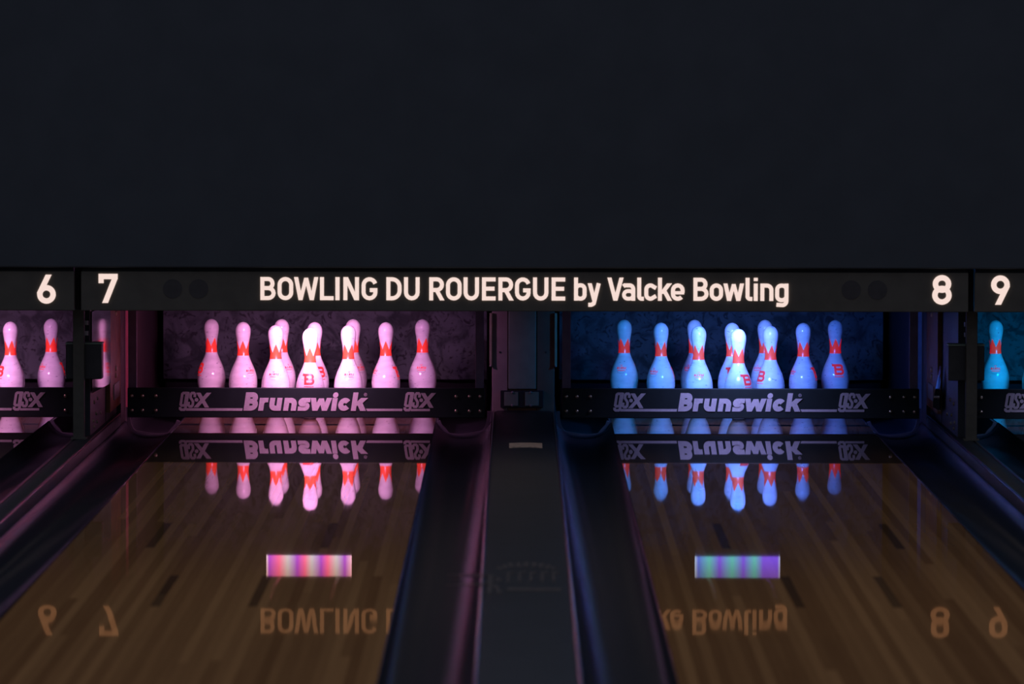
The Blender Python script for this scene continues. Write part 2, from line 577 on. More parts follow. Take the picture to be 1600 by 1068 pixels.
def glyph(ch, w, h, t, xh=None, desc=0.0):
    """list of convex polygons of a letter w wide, h cap height, stroke t, x-height xh"""
    u = t/2
    x = xh or h*0.73
    Q = []
    if ch == 'B':
        my = h*0.52
        Q += vbar(u, 0, h, t)
        r = (h-my)/2-u/2
        Q += ribbon([(u, h-u), (w-0.07*w-u-r*0.9, h-u)] + arc(w-0.07*w-u-r*0.9, (h-u+my)/2, r*0.9, (h-u-my)/2, 90, -90) + [(u, my)], t)
        r = (my)/2
        Q += ribbon([(u, my), (w-u-r*0.9, my)] + arc(w-u-r*0.9, (my+u)/2, r*0.9, (my-u)/2, 90, -90) + [(u, u)], t)
    elif ch == 'O':
        Q += ribbon(rrect(u, u, w-u, h-u, (w-t)/2), t, True)
    elif ch == 'D':
        Q += vbar(u, 0, h, t)
        r = w*0.5
        Q += ribbon([(u, h-u), (w-u-r, h-u)] + arc(w-u-r, h-u-r, r, r, 90, 0) + arc(w-u-r, u+r, r, r, 0, -90) + [(u, u)], t)
    elif ch == 'W':
        Q += diag(u*1.05, h, w*0.27, 0, t) + diag(w*0.27, 0, w*0.5, h*0.97, t*0.95) + diag(w*0.5, h*0.97, w*0.73, 0, t*0.95) + diag(w*0.73, 0, w-u*1.05, h, t)
    elif ch == 'w':
        Q += diag(u*1.05, x, w*0.28, 0, t) + diag(w*0.28, 0, w*0.5, x*0.97, t*0.9) + diag(w*0.5, x*0.97, w*0.72, 0, t*0.9) + diag(w*0.72, 0, w-u*1.05, x, t)
    elif ch == 'L':
        Q += vbar(u, 0, h, t) + hbar(0, w, u, t)
    elif ch == 'I':
        Q += vbar(w/2, 0, h, w)
    elif ch == 'N':
        Q += vbar(u, 0, h, t) + vbar(w-u, 0, h, t) + diag(u*1.2, h, w-u*1.2, 0, t)
    elif ch == 'G':
        r = (w-t)/2
        Q += ribbon(arc(w/2, h-u-r, r, r, 15, 180) + arc(w/2, u+r, r, r, 180, 360) + [(w-u, h*0.50)], t) + hbar(w*0.52, w, h*0.44, t)
    elif ch == 'U':
        r = (w-t)/2
        Q += ribbon([(u, h)] + arc(w/2, u+r, r, r, 180, 360) + [(w-u, h)], t)
    elif ch == 'R':
        my = h*0.45
        r = (h-my)/2
        Q += vbar(u, 0, h, t)
        Q += ribbon([(u, h-u), (w-0.03*w-u-r*0.8, h-u)] + arc(w-0.03*w-u-r*0.8, (h-u+my)/2, r*0.8, (h-u-my)/2, 90, -90) + [(u, my)], t)
        Q += diag(w*0.48, my, w-u*1.1, 0, t)
    elif ch == 'E':
        Q += vbar(u, 0, h, t) + hbar(0, w, h-u, t) + hbar(0, w*0.92, h*0.51, t) + hbar(0, w, u, t)
    elif ch == 'V':
        Q += diag(u*1.05, h, w/2, 0, t) + diag(w/2, 0, w-u*1.05, h, t)
    elif ch == 'b':
        Q += vbar(u, 0, h, t) + ribbon(rrect(u, u, w-u, x-u, (w-t)*0.45), t, True)
    elif ch == 'y':
        Q += diag(u*1.05, x, w*0.50, 0, t)
        Q += ribbon([(w-u*1.1, x), (w*0.47, -0.01)] + [(w*0.40, desc+t*0.7), (w*0.28, desc+u), (w*0.05, desc+u)], t)
    elif ch == 'a':
        Q += ribbon(rrect(u, u, w-u, x*0.60-u*0.4, x*0.25), t*0.92, True)
        r = w*0.28
        Q += ribbon([(w*0.1, x-u*1.5), (w*0.2, x-u), (w-u-r, x-u)] + arc(w-u-r, x-u-r, r, r, 90, 0) + [(w-u, 0)], t)
    elif ch == 'l':
        r = max(0.01, w-t)*0.9
        Q += ribbon([(u, h)] + arc(u+r, u+r, r, r, 180, 270) + [(w, u)], t)
    elif ch == 'c' and t > x*0.3:
        Q += ribbon(arc(w*0.54, x/2, w*0.54-t/2, (x-t)/2, 36, 324, 22), t)
    elif ch == 'c':
        r = (w-t)*0.5
        Q += ribbon([(w*0.97, x-u*2.4)] + arc(u+r, x-u-r, r, r, 45, 180) + arc(u+r, u+r, r, r, 180, 315) + [(w*0.97, u*2.4)], t)
    elif ch == 'k':
        Q += vbar(u, 0, h, t) + diag(t*0.9, x*0.40, w-u*1.25, x, t) + diag(t*1.5, x*0.62, w-u*1.1, 0, t)
    elif ch == 'e':
        r = (w-t)*0.5
        Q += ribbon(arc(w/2, u+r, r, r, 320, 180) + arc(w/2, x-u-r, r, r, 180, 0) + [(w-u, x*0.45)], t) + hbar(u, w-u*0.2, x*0.46, t*0.8)
    elif ch == 'o':
        Q += ribbon(rrect(u, u, w-u, x-u, (w-t)/2), t, True)
    elif ch == 'i':
        Q += vbar(w/2, 0, x, t) + vbar(w/2, h*0.86, h, t)
    elif ch == 'n':
        r = (w-t)*0.5
        Q += vbar(u, 0, x, t) + ribbon([(u, x-u), (w-u-r, x-u)] + arc(w-u-r, x-u-r, r, r, 90, 0) + [(w-u, 0)], t)
    elif ch == 'u':
        r = (w-t)*0.5
        Q += ribbon([(u, x)] + arc(u+r, u+r, r, r, 180, 270) + [(w-u, u)], t) + vbar(w-u, 0, x, t)
    elif ch == 'r':
        Q += vbar(u, 0, x, t) + ribbon([(u, x*0.62), (u+t*0.35, x-u*1.2), (t*1.15, x-u*0.9), (w, x-u*0.9)], t*0.9)
    elif ch == 's' and h < 0.08:
        r1 = (x-t*0.9)/4
        tt = t*0.88
        uu = tt/2
        Q += ribbon([(w*0.96, x-uu), (w*0.5, x-uu)] + arc(w*0.36, x-uu-r1, w*0.18, r1, 90, 270, 8)[0:] + [(w*0.5, x-uu-2*r1)] + arc(w*0.60, uu+r1, w*0.18, r1, 90, -90, 8) + [(w*0.5, uu), (w*0.02, uu)], tt)
    elif ch == 's':
        Q += ribbon([(w*0.95, x-u*1.1), (w*0.62, x-u), (w*0.36, x-u*1.05), (w*0.24, x*0.70), (w*0.34, x*0.565), (w*0.66, x*0.46), (w*0.78, x*0.32), (w*0.66, u*1.1), (w*0.38, u), (w*0.02, u*1.35)], t)
    elif ch == 'g':
        r = (w-t)*0.45
        Q += ribbon(rrect(u, u*0.4, w-u, x-u, r), t, True)
        Q += ribbon([(w-u, x)] + arc(w-u-r, desc+u+r, r, r, 0, -90) + [(w*0.10, desc+u*1.2)], t)
    elif ch == '6':
        r = (w-t)/2
        Q += ribbon(arc(w/2, u+r, r, r, 0, 360, 28), t, True)
        Q += diag(w*0.62, h, w*0.145, h*0.37, t)
    elif ch == '9':
        r = (w-t)/2
        Q += ribbon(arc(w/2, h-u-r, r, r, 0, 360, 28), t, True)
        Q += diag(w*0.38, 0, w*0.855, h*0.63, t)
    elif ch == '7':
        Q += hbar(0, w, h-u, t) + vbar(u*0.95, h*0.68, h, t*0.95) + diag(w-u*1.1, h-t*0.9, w*0.34, 0, t)
    elif ch == '8':
        r = (w-t)/2
        Q += ribbon(arc(w/2, u+r*0.97, r, r*0.97, 0, 360, 28), t, True)
        Q += ribbon(arc(w/2, h-u-r*0.88, r*0.93, r*0.88, 0, 360, 28), t, True)
    return Q


def flat(x0, z0, y, shear=0.0):
    return lambda u, v, d: (x0+u+shear*v, y-d, z0+v)


# ------------------------------------------------------------------ layout constants
LANES = {6: -2.502, 7: -0.894, 8: 0.894, 9: 2.502}
LW = 0.527        # half lane width
GW = 0.235        # gutter width
FOUL = -18.29
DIV = 1.6975      # centre of the narrow divisions
SIGN_Y = -2.08    # front of the signs
TOP = 0.050       # top of the cappings

# ------------------------------------------------------------------ setting
structure(MB().box(-6, 6, FOUL, 3.2, -0.16, -0.12).build('floor', M_FLOOR))
structure(MB().box(-6, 6, FOUL-7.5, FOUL-0.01, -0.16, -0.002).build('floor_approach', mat('approach_boards', (0.30, 0.17, 0.08), 0.3, vary=0.2, scale=8)))
wf = MB()
wf.box(-6, 6, -2.10, -1.98, 0.714, 3.2)
structure(wf.build('wall_front', M_MASK, bevel=0.006))
structure(MB().box(-6.2, -6, -26, 3.2, -0.16, 3.2).build('light_block_left', M_MASK))  # unseen side added to block the world so gutter edges reflect dark
structure(MB().box(6, 6.2, -26, 3.2, -0.16, 3.2).build('light_block_right', M_MASK))  # unseen counterpart, added to keep side reflections dark here too
structure(MB().box(-6, 6, 3.0, 3.2, -0.12, 3.2).build('wall_back', M_MASK))
structure(MB().box(-6, 6, -1.98, 3.0, 1.002, 1.06).build('pit_light_cover', M_MASK))  # unseen cover added to keep ambient light off the pins

# ------------------------------------------------------------------ lanes
lane_lab = {6: 'polished wooden bowling lane cut off at the left edge of the photo',
            7: 'polished wooden bowling lane under the pink lit pins with dark inlaid markers',
            8: 'polished wooden bowling lane under the blue lit pins with dark inlaid markers',
            9: 'polished wooden bowling lane cut off at the right edge of the photo'}
for n, x in LANES.items():
    t = thing('bowling_lane', lane_lab[n], 'lane', (x, 0, 0), 'bowling lanes')
    MB().box(-LW, LW, FOUL, -2.473, -0.115, 0).build('lane_surface', M_LANE, t)
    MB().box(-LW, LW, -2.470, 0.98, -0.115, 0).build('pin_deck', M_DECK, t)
    if n in (7, 8):
        b = 0.02705
        for k, y in ((-10, -5.63), (10, -5.63), (-5, -7.46), (5, -7.46)):
            MB().box(k*b-b/2, k*b+b/2, y-0.457, y+0.457, -0.002, 0.0005).build('range_marker', M_MARK, t)

# ------------------------------------------------------------------ gutters


def gutter(xc, y0, y1, label):
    """xc: centre; channel swept along y with a lighter moulded guard at the pin end."""
    t = thing('lane_gutter', label, 'gutter', (xc, 0, 0), 'gutters beside the lanes')
    hw = GW/2-0.0015

    def prof(depth, off=0.0):
        pts = [(-hw, 0.004)]
        for i in range(17):
            a = PI+PI*i/16
            c = math.cos(a)
            pts.append((c*(hw-0.004), -depth*(1-abs(c)**2.6)**0.75))
        pts.append((hw, 0.004))
        return [(p[0], p[1]-off) for p in pts]
    mb = MB()
    ys = [y0, -2.0, -0.20]
    p0 = prof(0.056)
    p1 = [(p[0], -0.095) for p in p0]
    # top skin and underside make a closed trough
    ring = [(p[0], p[1]) for p in p0] + [(p[0], min(p[1]-0.012, -0.008)) for p in reversed(p0)]
    rows = [[(q[0], y, q[1]) for q in ring] for y in ys]
    mb.grid(rows, closed=True)
    k = len(ring)
    mb.f.append(tuple(reversed(range(k))))
    mb.f.append(tuple(range(2*k, 3*k)))
    mb.build('channel', M_GUT, t, smooth=True)
    # flat bottomed pit gutter behind the guard
    MB().box(-hw, hw, -0.150, y1, -0.115, -0.098).box(-hw, -hw+0.008, -0.15, y1, -0.098, -0.004).box(hw-0.008, hw, -0.15, y1, -0.098, -0.004).build('pit_trough', M_BLACK, t)
    return t


def guard(t, side, tall, material):
    """moulded rim at the end of the channel rising up the outer side as a flat strip"""
    hw = GW/2-0.0125
    strips = []
    if tall:
        strips.append(('end_guard', material, [(-hw, 0.70), (-hw, 0.061)]))
    path = [(-hw, 0.06 if tall else 0.045)]
    path += [(-hw+0.035*(1-math.cos(a)), 0.03-0.075*math.sin(a)) for a in [PI/2*i/8 for i in range(9)]]
    path += [(-hw+0.05+0.15*i/6*0.95, -0.047-0.010*math.sin(PI*i/6)) for i in range(1, 6)]
    path += [(hw-0.03, -0.036), (hw-0.008, -0.012), (hw-0.002, 0.004)]
    strips.append(('end_rim', M_RIM, path))
    for nm, mt, pth in strips:
        mb = MB()
        for q in ribbon(pth, 0.020 if nm == 'end_guard' else 0.014):
            mb.slab([(side*u, v) for u, v in (q if side > 0 else q[::-1])], lambda u, v, d: (u, -0.160-d, v), 0.030)
        mb.build(nm, mt, t)


glab = [(-2.502+LW+GW/2, 'black gutter on the right of the leftmost lane'),
        (-0.894-LW-GW/2, 'black gutter along the left of the pink lit lane'),
        (-0.894+LW+GW/2, 'black gutter between the pink lit lane and the wide centre capping'),
        (0.894-LW-GW/2, 'black gutter between the wide centre capping and the blue lit lane'),
        (0.894+LW+GW/2, 'black gutter along the right of the blue lit lane'),
        (2.502-LW-GW/2, 'black gutter on the left of the rightmost lane')]
for i, (xg, lb) in enumerate(glab):
    g = gutter(xg, FOUL, 1.6, lb)
    guard(g, 1 if i in (1, 3, 5) else -1, i in (1, 4), M_GUARD_REDLIT if i == 1 else M_GUARD)

# ------------------------------------------------------------------ cappings


def capping(xc, hw, y1, label):
    t = thing('division_capping', label, 'capping', (xc, 0, 0), 'cappings between the lanes')
    mb = MB()
    ring = [(-hw, -0.11), (hw, -0.11), (hw, TOP-0.022), (hw-0.006, TOP-0.007), (hw-0.02, TOP), (-hw+0.02, TOP), (-hw+0.006, TOP-0.007), (-hw, TOP-0.022)]
    mb.grid([[(q[0], y, q[1]) for q in ring] for y in (FOUL, y1)], closed=True)
    mb.f.append(tuple(reversed(range(8))))
    mb.f.append(tuple(range(8, 16)))
    mb.build('cover', M_CAP, t, smooth=True)
    for s in (-1, 1):
        e = MB()
        e.tube([(s*(hw-0.004), FOUL, TOP-0.004), (s*(hw-0.004), -2.0, TOP-0.004), (s*(hw-0.004), y1, TOP-0.004)], 0.005, 10, (0, 0, 1))
        e.build('edge_trim', M_TRIM, t, smooth=True)
    return t


cc = capping(0.0, 0.129, -0.205, 'wide black capping down the middle between the pink and blue lit lanes')
capping(-DIV, 0.0395, -0.42, 'narrow black capping between the leftmost lane and the pink lit lane')
capping(DIV, 0.0395, -0.42, 'narrow black capping between the blue lit lane and the rightmost lane')
# little worn plate set on the centre capping
mb = MB()
rows = []
for i in range(13):
    u = -0.0625+0.125*i/12
    bow = 0.05*(1-(u/0.0625)**2)
    rows.append([(u+0.006, -2.42+bow, TOP-0.002), (u+0.006, -2.42+bow, TOP+0.003), (u+0.006, -2.18+bow*0.6, TOP+0.003), (u+0.006, -2.18+bow*0.6, TOP-0.002)])
mb.grid(rows, closed=True)
mb.f += [(3, 2, 1, 0), tuple(12*4+i for i in range(4))]
pl = mb.build('name_plate', M_GOLD, cc)
pl['label'] = 'small curved gold plate'
# faded emblem: an arched band over tall worn strokes
mb = MB()


def emb(u, v, d):
    return (u, v, TOP+d)


for i in range(9):
    a0 = math.radians(148-i*13.5)
    a1 = math.radians(148-i*13.5-8.5)
    q = [(0.105*math.cos(a), -7.45+0.34*math.sin(a)) for a in (a0, a1)] + [(0.088*math.cos(a), -7.50+0.25*math.sin(a)) for a in (a1, a0)]
    mb.slab(q[::-1], emb, 0.0012)
for q in glyph('R', 0.042, 0.62, 0.013):
    mb.slab([(u-0.108, v*0.9-8.06) for u, v in q], lambda u, v, d: (u, v, TOP+d), 0.0012)
for i in range(5):
    x0 = -0.055+i*0.032
    mb.slab([(x0, -7.72), (x0+0.008, -7.72), (x0+0.008, -7.42), (x0, -7.42)], emb, 0.0012)
    mb.slab([(x0+0.008, -7.47), (x0+0.022, -7.47), (x0+0.022, -7.42), (x0+0.008, -7.42)], emb, 0.0012)
mb.slab([(-0.055, -7.98), (0.095, -7.98), (0.095, -7.90), (-0.055, -7.90)], emb, 0.0012)
em = mb.build('faded_emblem', M_EMB, cc)
em['label'] = 'faded gold emblem worn into the capping'

# ------------------------------------------------------------------ signs
CAPZ, BASEZ, XH, DESC = 0.0878, 0.5905, 0.0660, -0.0235
TXT = [('B', -1.0061, -0.9481), ('O', -0.9405, -0.881), ('W', -0.878, -0.785), ('L', -0.7789, -0.727), ('I', -0.7201, -0.7041), ('N', -0.6896, -0.6302), ('G', -0.6203, -0.56), ('D', -0.5257, -0.4678), ('U', -0.4586, -0.3991), ('R', -0.3625, -0.3046), ('O', -0.2985, -0.239), ('U', -0.2314, -0.1727), ('E', -0.1613, -0.1094), ('R', -0.0987, -0.0408), ('G', -0.0355, 0.024), ('U', 0.0332, 0.0919), ('E', 0.1041, 0.1559), ('b', 0.1895, 0.2374), ('y', 0.2414, 0.2921), ('V', 0.3164, 0.3785), ('a', 0.3723, 0.423), ('l', 0.4304, 0.4558), ('c', 0.4574, 0.5037), ('k', 0.5094, 0.5629), ('e', 0.559, 0.6109), ('B', 0.6447, 0.7023), ('o', 0.7068, 0.7576), ('w', 0.7587, 0.8377), ('l', 0.8433, 0.8693), ('i', 0.8749, 0.8896), ('n', 0.8997, 0.9494), ('g', 0.9562, 1.0069)]
NUM = {'6': (-1.8572, -1.7862, 0.5752, 0.6858), '7': (-1.623, -1.55, 0.5784, 0.6894), '8': (1.5549, 1.6289, 0.5772, 0.6901), '9': (1.779, 1.8502, 0.5775, 0.6893)}


def sign(x0, x1, label, nums, text=False, discs=()):
    t = thing('lane_sign', label, 'sign', (0, 0, 0), 'lane number signs')
    MB().box(x0, x1, SIGN_Y, SIGN_Y+0.035, 0.549, 0.699).build('board', M_SIGN, t, bevel=0.003)
    MB().box(x0+0.005, x1-0.005, SIGN_Y+0.0355, SIGN_Y+0.0795, 0.560, 0.712).build('back_rail', M_BLACK, t)
    for d in discs:
        MB().cyl_y(d, 0.633, 0.0365, SIGN_Y-0.0015, SIGN_Y+0.004, 36).build('cover_disc', M_DISC, t, smooth=True)
    for ch in nums:
        a, b, z0, z1 = NUM[ch]
        m = MB()
        for q in glyph(ch, b-a, z1-z0, 0.0205):
            m.slab(q, flat(a, z0, SIGN_Y), 0.003)
        m.build('lane_number', M_LETTER, t)
    if text:
        words = []
        last = None
        for ch, a, b in TXT:
            if last is None or a-last > 0.021:
                words.append([])
            words[-1].append((ch, a, b))
            last = b
        for wd in words:
            m = MB()
            for ch, a, b in wd:
                for q in glyph(ch, b-a, CAPZ, 0.0152 if ch != 'I' else 0.016, XH, DESC):
                    m.slab(q, flat(a, BASEZ, SIGN_Y), 0.003)
            m.build('sign_word', M_LETTER, t)
    return t


sign(-1.690, 1.693, 'long dark lane sign with lit letters and numbers 7 and 8', '78', True, (-1.341, -1.2415, 1.246, 1.346))
sign(-5.10, -1.716, 'dark lane sign with lit number 6 at the left edge', '6')
sign(1.717, 5.10, 'dark lane sign with lit number 9 at the right edge', '9')

# ------------------------------------------------------------------ posts under the sign gaps


def post(x, s, label):
    t = thing('support_post', label, 'post', (x, -1.95, TOP), 'mask support posts')
    MB().box(-0.0215, 0.0215, -0.02, 0.02, 0.0, 0.4975).build('upright', M_POST, t, bevel=0.002)
    MB().box(-0.030, 0.030, -0.030, 0.030, 0.0, 0.008).build('foot', M_POST, t, bevel=0.001)
    bx = MB().box(s*0.017-0.069, s*0.017+0.069, 0.022, 0.115, 0.228, 0.362).build('sensor_box', M_BOX, t, bevel=0.004)
    MB().box(s*0.017-0.071, s*0.017+0.071, 0.020, 0.117, 0.362, 0.368).build('box_lid', M_GREYP, t, bevel=0.0015)
    for z in (0.405, 0.445):
        MB().box(s*0.0225-0.004, s*0.0225+0.012, 0.02, 0.03, z-0.008, z+0.008).build('clip', M_PLATE, t)
    return t


post(-1.709, 1, 'dark post with black box beside the pink lit lane')
post(1.7165, -1, 'dark post with black box beside the blue lit lane')

# ------------------------------------------------------------------ side divisions at the pin end


def side_division(s, label):
    """s=-1 left, +1 right; faces lane 7 / lane 8 on its inner side"""
    t = thing('kickback_division', label, 'kickback', (s*DIV, 0, 0), 'kickback divisions beside the pins')
    h = 0.0385
    k = -s                                      # direction toward the photographed lane

    def bx(u0, u1, y0, y1, z0, z1):
        a, b = sorted((k*u0, k*u1))
        return MB().box(a, b, y0, y1, z0, z1)
    bx(-h, h, -0.40, 2.98, -0.115, 0.98).build('rear_board', M_REAR, t)
    bx(-h, 0.022, -1.00, -0.402, TOP+0.002, 0.70).build('front_core', M_BLACK, t)
    bx(0.022, h, -1.00, -0.402, 0.090, 0.70).build('front_board', M_BROWN, t)
    bx(-h, -0.02, -1.80, -1.002, TOP+0.002, 0.70).build('outer_panel', M_DARKP, t)
    bx(-0.018, 0.020, -1.80, -1.002, TOP+0.002, 0.70).build('inner_panel', M_DARKP, t)
    # bright steel plate with screw, bolts
    bx(h, h+0.004, -0.82, -0.53, 0.128, 0.190).build('steel_plate', M_PLATE, t)
    for y, z in ((-0.70, 0.475), (-0.70, 0.250), (-0.70, 0.222)):
        m = MB()
        m.lathe([(0.011, 0), (0.011, 0.003), (0.007, 0.007)], 14)
        o = m.build('bolt', M_BOLT, t, smooth=True, loc=(k*h, y, z))
        o.rotation_euler = (0, k*PI/2, 0)
    for y, z in ((-1.62, 0.17), (-1.45, 0.175), (-1.52, 0.12), (-1.30, 0.11), (-1.63, 0.075), (-1.48, 0.085), (-1.66, 0.10)):
        m = MB()
        m.lathe([(0.007, 0), (0.007, 0.003), (0.004, 0.006)], 12)
        o = m.build('bolt', M_BOLT, t, smooth=True, loc=(k*0.020, y, z))
        o.rotation_euler = (0, k*PI/2, 0)
    return t


KD = {-1: side_division(-1, 'kickback division with brown board left of the pink lit pins'),
      1: side_division(1, 'kickback division right of the blue lit pins')}


def mirror_panel(s, y0, y1, heading, bow, z0, z1, x_at0, z_far=None):
    """slightly bowed polished ball guard standing off the inner panel"""
    n = 14
    x, rows = x_at0, []
    for i in range(n+1):
        y = y0+(y1-y0)*i/n
        zt = z1+((z_far if z_far is not None else z1)-z1)*i/n
        rows.append([(-s*x, y, z0), (-s*x, y, zt)])
        th = heading+bow*(0.5-(i+0.5)/n)
        x += math.tan(th)*(y1-y0)/n
    m = MB()
    k = len(rows)
    m.grid(rows)
    back = [[(p[0]+s*0.004, p[1], p[2]) for p in r] for r in rows]
    m.grid(back)
    o = m.build('reflecting_panel', M_STEEL, KD[s], smooth='all')  # added polished panel, shaped so a pin's reflection shows in it
    return o


mirror_panel(-1, -1.78, -1.10, 0.033, 0.020, 0.215, 0.53, 0.026)
mirror_panel(1, -1.16, -0.92, 0.036, -0.024, 0.112, 0.295, 0.042, 0.135)

# ------------------------------------------------------------------ centre division housing
t = thing('centre_division', 'broad maroon and grey housing between the pink and blue lit pins', 'housing', (0, 0, 0))
MB().box(-0.131, -0.066, -0.200, 2.98, -0.115, 0.98).build('left_board', M_MAROON, t, bevel=0.002)
MB().box(0.055, 0.128, -0.200, 2.98, -0.115, 0.98).build('right_board', M_UMBER, t, bevel=0.002)
MB().box(-0.064, 0.053, -0.190, 2.98, -0.115, 0.136).build('lower_core', M_BROWN, t)
MB().box(-0.063, 0.052, -0.204, -0.185, 0.139, 0.98).build('grey_cover', M_GREYP, t, bevel=0.003)
br = MB().box(-0.096, 0.082, -0.216, -0.2005, 0.062, 0.134).build('latch_bracket', M_BLACK, t, bevel=0.003)
for x0, x1 in ((-0.080, -0.022), (0.006, 0.063)):
    MB().box(x0, x1, -0.220, -0.2165, 0.070, 0.128).build('plate', M_GREYP, br, bevel=0.002)
for x in (-0.046, 0.030):
    for z in (0.072, 0.126):
        MB().cyl_y(x, z, 0.0055, -0.225, -0.2205, 14, 0.003).build('bolt', M_PLATE, br, smooth=True)
for x in (-0.098, 0.092):
    MB().cyl_y(x, 0.292, 0.004, -0.2025, -0.199, 12).build('screw', M_BLACK, t, smooth=True)
for x in (-0.1365, 0.1335):
    MB().box(x-0.0050, x+0.0050, -0.212, -0.200, 0.232, 0.455).box(x-0.0050, x+0.0050, -0.212, -0.200, 0.475, 0.70).build('guide_rail', M_OLIVE, t, bevel=0.001)
    MB().cyl_y(x, 0.236, 0.004, -0.216, -0.2122, 12, 0.002).build('screw', M_PLATE, t, smooth=True)

# ------------------------------------------------------------------ pit curtains
clab = {6: 'dark scuffed pit curtain behind the pins of the leftmost lane', 7: 'dark purple lit pit curtain behind the pink lit pins',
        8: 'dark blue lit pit curtain behind the blue lit pins', 9: 'dark pit curtain behind the pins of the rightmost lane'}
for n, x in LANES.items():
    m = MB()
    rows = []
    for i in range(41):
        u = -0.73+1.46*i/40
        y = 1.80+0.010*math.sin(u*17+n)+0.006*math.sin(u*41)
        rows.append([(u, y, 0.062), (u, y, 1.001), (u, y+0.012, 1.001), (u, y+0.012, 0.062)])
    m.grid(rows, closed=True)
    m.f += [(3, 2, 1, 0), tuple(160+i for i in range(4))]
    tag(m.build('pit_curtain', M_CURTAIN, smooth=True, loc=(x, 0, 0)), clab[n], 'curtain', 'pit curtains')
    rl = thing('pit_cushion', 'low dark cushion along the pit behind the pins of ' + {6: 'the leftmost lane', 7: 'the pink lit lane', 8: 'the blue lit lane', 9: 'the rightmost lane'}[n], 'cushion', (x, 0, 0), 'pit cushions')
    MB().box(-0.73, 0.73, 1.90, 2.05, -0.118, 0.80).build('pad', M_PAD, rl, bevel=0.01)

# ------------------------------------------------------------------ sweep bars
BRUN = [('B', -0.259, -0.2031), ('r', -0.1988, -0.1630), ('u', -0.156, -0.1057), ('n', -0.0962, -0.0438), ('s', -0.0377, 0.0121), ('w', 0.0105, 0.0985), ('i', 0.1013, 0.1208), ('c', 0.1272, 0.1757), ('k', 0.1827, 0.2447)]
BY = -0.420


def gsx(m, x0, x1, z0, z1):
    """condensed slanted logo drawn on a 470-wide, 335-high grid"""
    sx, sz = (x1-x0)/508.0, (z1-z0)/335.0

    def P(px, py):
        return ((px-228)*sx, (470-py)*sz)
    Q = []
    t = 40*sx
    Q += ribbon([P(300, 155), P(352, 155), P(322, 366), P(304, 376), P(270, 376), P(256, 360), P(282, 172)], t, True)
    Q += ribbon([P(377, 135), P(330, 428), P(312, 451), P(264, 451), P(247, 434), P(250, 402)], t)
    Q += ribbon([P(474, 228), P(480, 178), P(464, 155), P(432, 155), P(414, 178), P(409, 235), P(449, 308), P(443, 368), P(426, 391), P(394, 391), P(377, 370), P(382, 312)], t)
    Q += [[P(630, 410), P(697, 410), P(565, 148), P(497, 148)], [P(457, 410), P(530, 410), P(735, 148), P(660, 148)]]
    for q in Q:
        m.slab(q, flat(x0, z0, BY), 0.0012)
    cx, cz = P(503, 275)
    k = 16
    for i in range(k):
        a0, a1 = 2*PI*i/k, 2*PI*(i+1)/k
        m.slab([(cx, cz), (cx+30*sx*math.cos(a0), cz+30*sx*math.sin(a0)), (cx+30*sx*math.cos(a1), cz+30*sx*math.sin(a1))], flat(x0, z0, BY), 0.0014)


def sweep_bar(x, label):
    t = thing('sweep_bar', label, 'sweep bar', (x, 0, 0), 'pin sweep bars')
    MB().box(-0.736, 0.734, BY, BY+0.028, 0.0325, 0.155).build('bar', M_BAR, t, bevel=0.003)
    m = MB()
    z0, z1, zx = 0.0612, 0.1370, 0.0532
    for ch, a, b in BRUN:
        for q in glyph(ch, b-a, z1-z0, 0.0208, zx):
            if ch == 'i' and q[0][1] > zx:
                continue
            m.slab(q, flat(a, z0, BY, 0.15), 0.0012)
    k = 18
    for i in range(k):
        a0, a1 = 2*PI*i/k, 2*PI*(i+1)/k
        c = (0.0098, 0.0650)
        m.slab([c, (c[0]+0.0112*math.cos(a0), c[1]+0.0112*math.sin(a0)), (c[0]+0.0112*math.cos(a1), c[1]+0.0112*math.sin(a1))], flat(0.1013, z0, BY, 0.15), 0.0012)
    for q in ribbon(arc(0.2432, 0.1285, 0.0058, 0.0058, 0, 360, 20), 0.0013, True) + ribbon([(0.2412, 0.1257), (0.2412, 0.1312), (0.2445, 0.1312), (0.2450, 0.1290), (0.2412, 0.1285), (0.2450, 0.1257)], 0.0010):
        m.slab(q, flat(0, 0, BY), 0.0012)
    m.build('maker_name', M_PRINT, t)
    for x0, x1 in ((-0.5247, -0.3905), (0.3999, 0.5340)):
        m = MB()
        gsx(m, x0, x1, 0.0605, 0.1382)
        m.build('model_logo', M_PRINT, t)
    for poly in ([(-0.4960, 0.0605), (-0.2640, 0.0605), (-0.2622, 0.0712), (-0.4940, 0.0712)], [(0.2505, 0.0605), (0.3945, 0.0605), (0.3960, 0.0705), (0.2450, 0.0705)], [(0.4290, 0.0605), (0.5085, 0.0605), (0.5085, 0.0700), (0.4310, 0.0700)]):
        m = MB()
        m.slab(poly, flat(0, 0, BY), 0.0012)
        m.build('stripe', M_PRINT, t)
    for bx_ in (-0.718, -0.675, -0.620, 0.617, 0.672, 0.716):
        for z in (0.1212, 0.0611):
            MB().cyl_y(bx_, z, 0.0075, BY-0.0060, BY+0.001, 18, 0.0055).build('bolt', M_BOLT, t, smooth=True)
    for xa in (-0.7175, 0.7125):
        MB().box(xa-0.0175, xa+0.0175, BY+0.029, BY+0.052, 0.050, 0.72).build('arm', M_ARM, t, bevel=0.002)
    return t


sw = sweep_bar(-2.502, 'black sweep bar at the left edge of the photo, cut off by the frame')
for n, lb in ((7, 'black sweep bar across the pink lit pins'), (8, 'black sweep bar across the blue lit pins'), (9, 'black sweep bar at the right edge of the photo, cut off by the frame')):
    c = copy_tree(sw)
    c.location = (LANES[n], 0, 0)
    c['label'] = lb

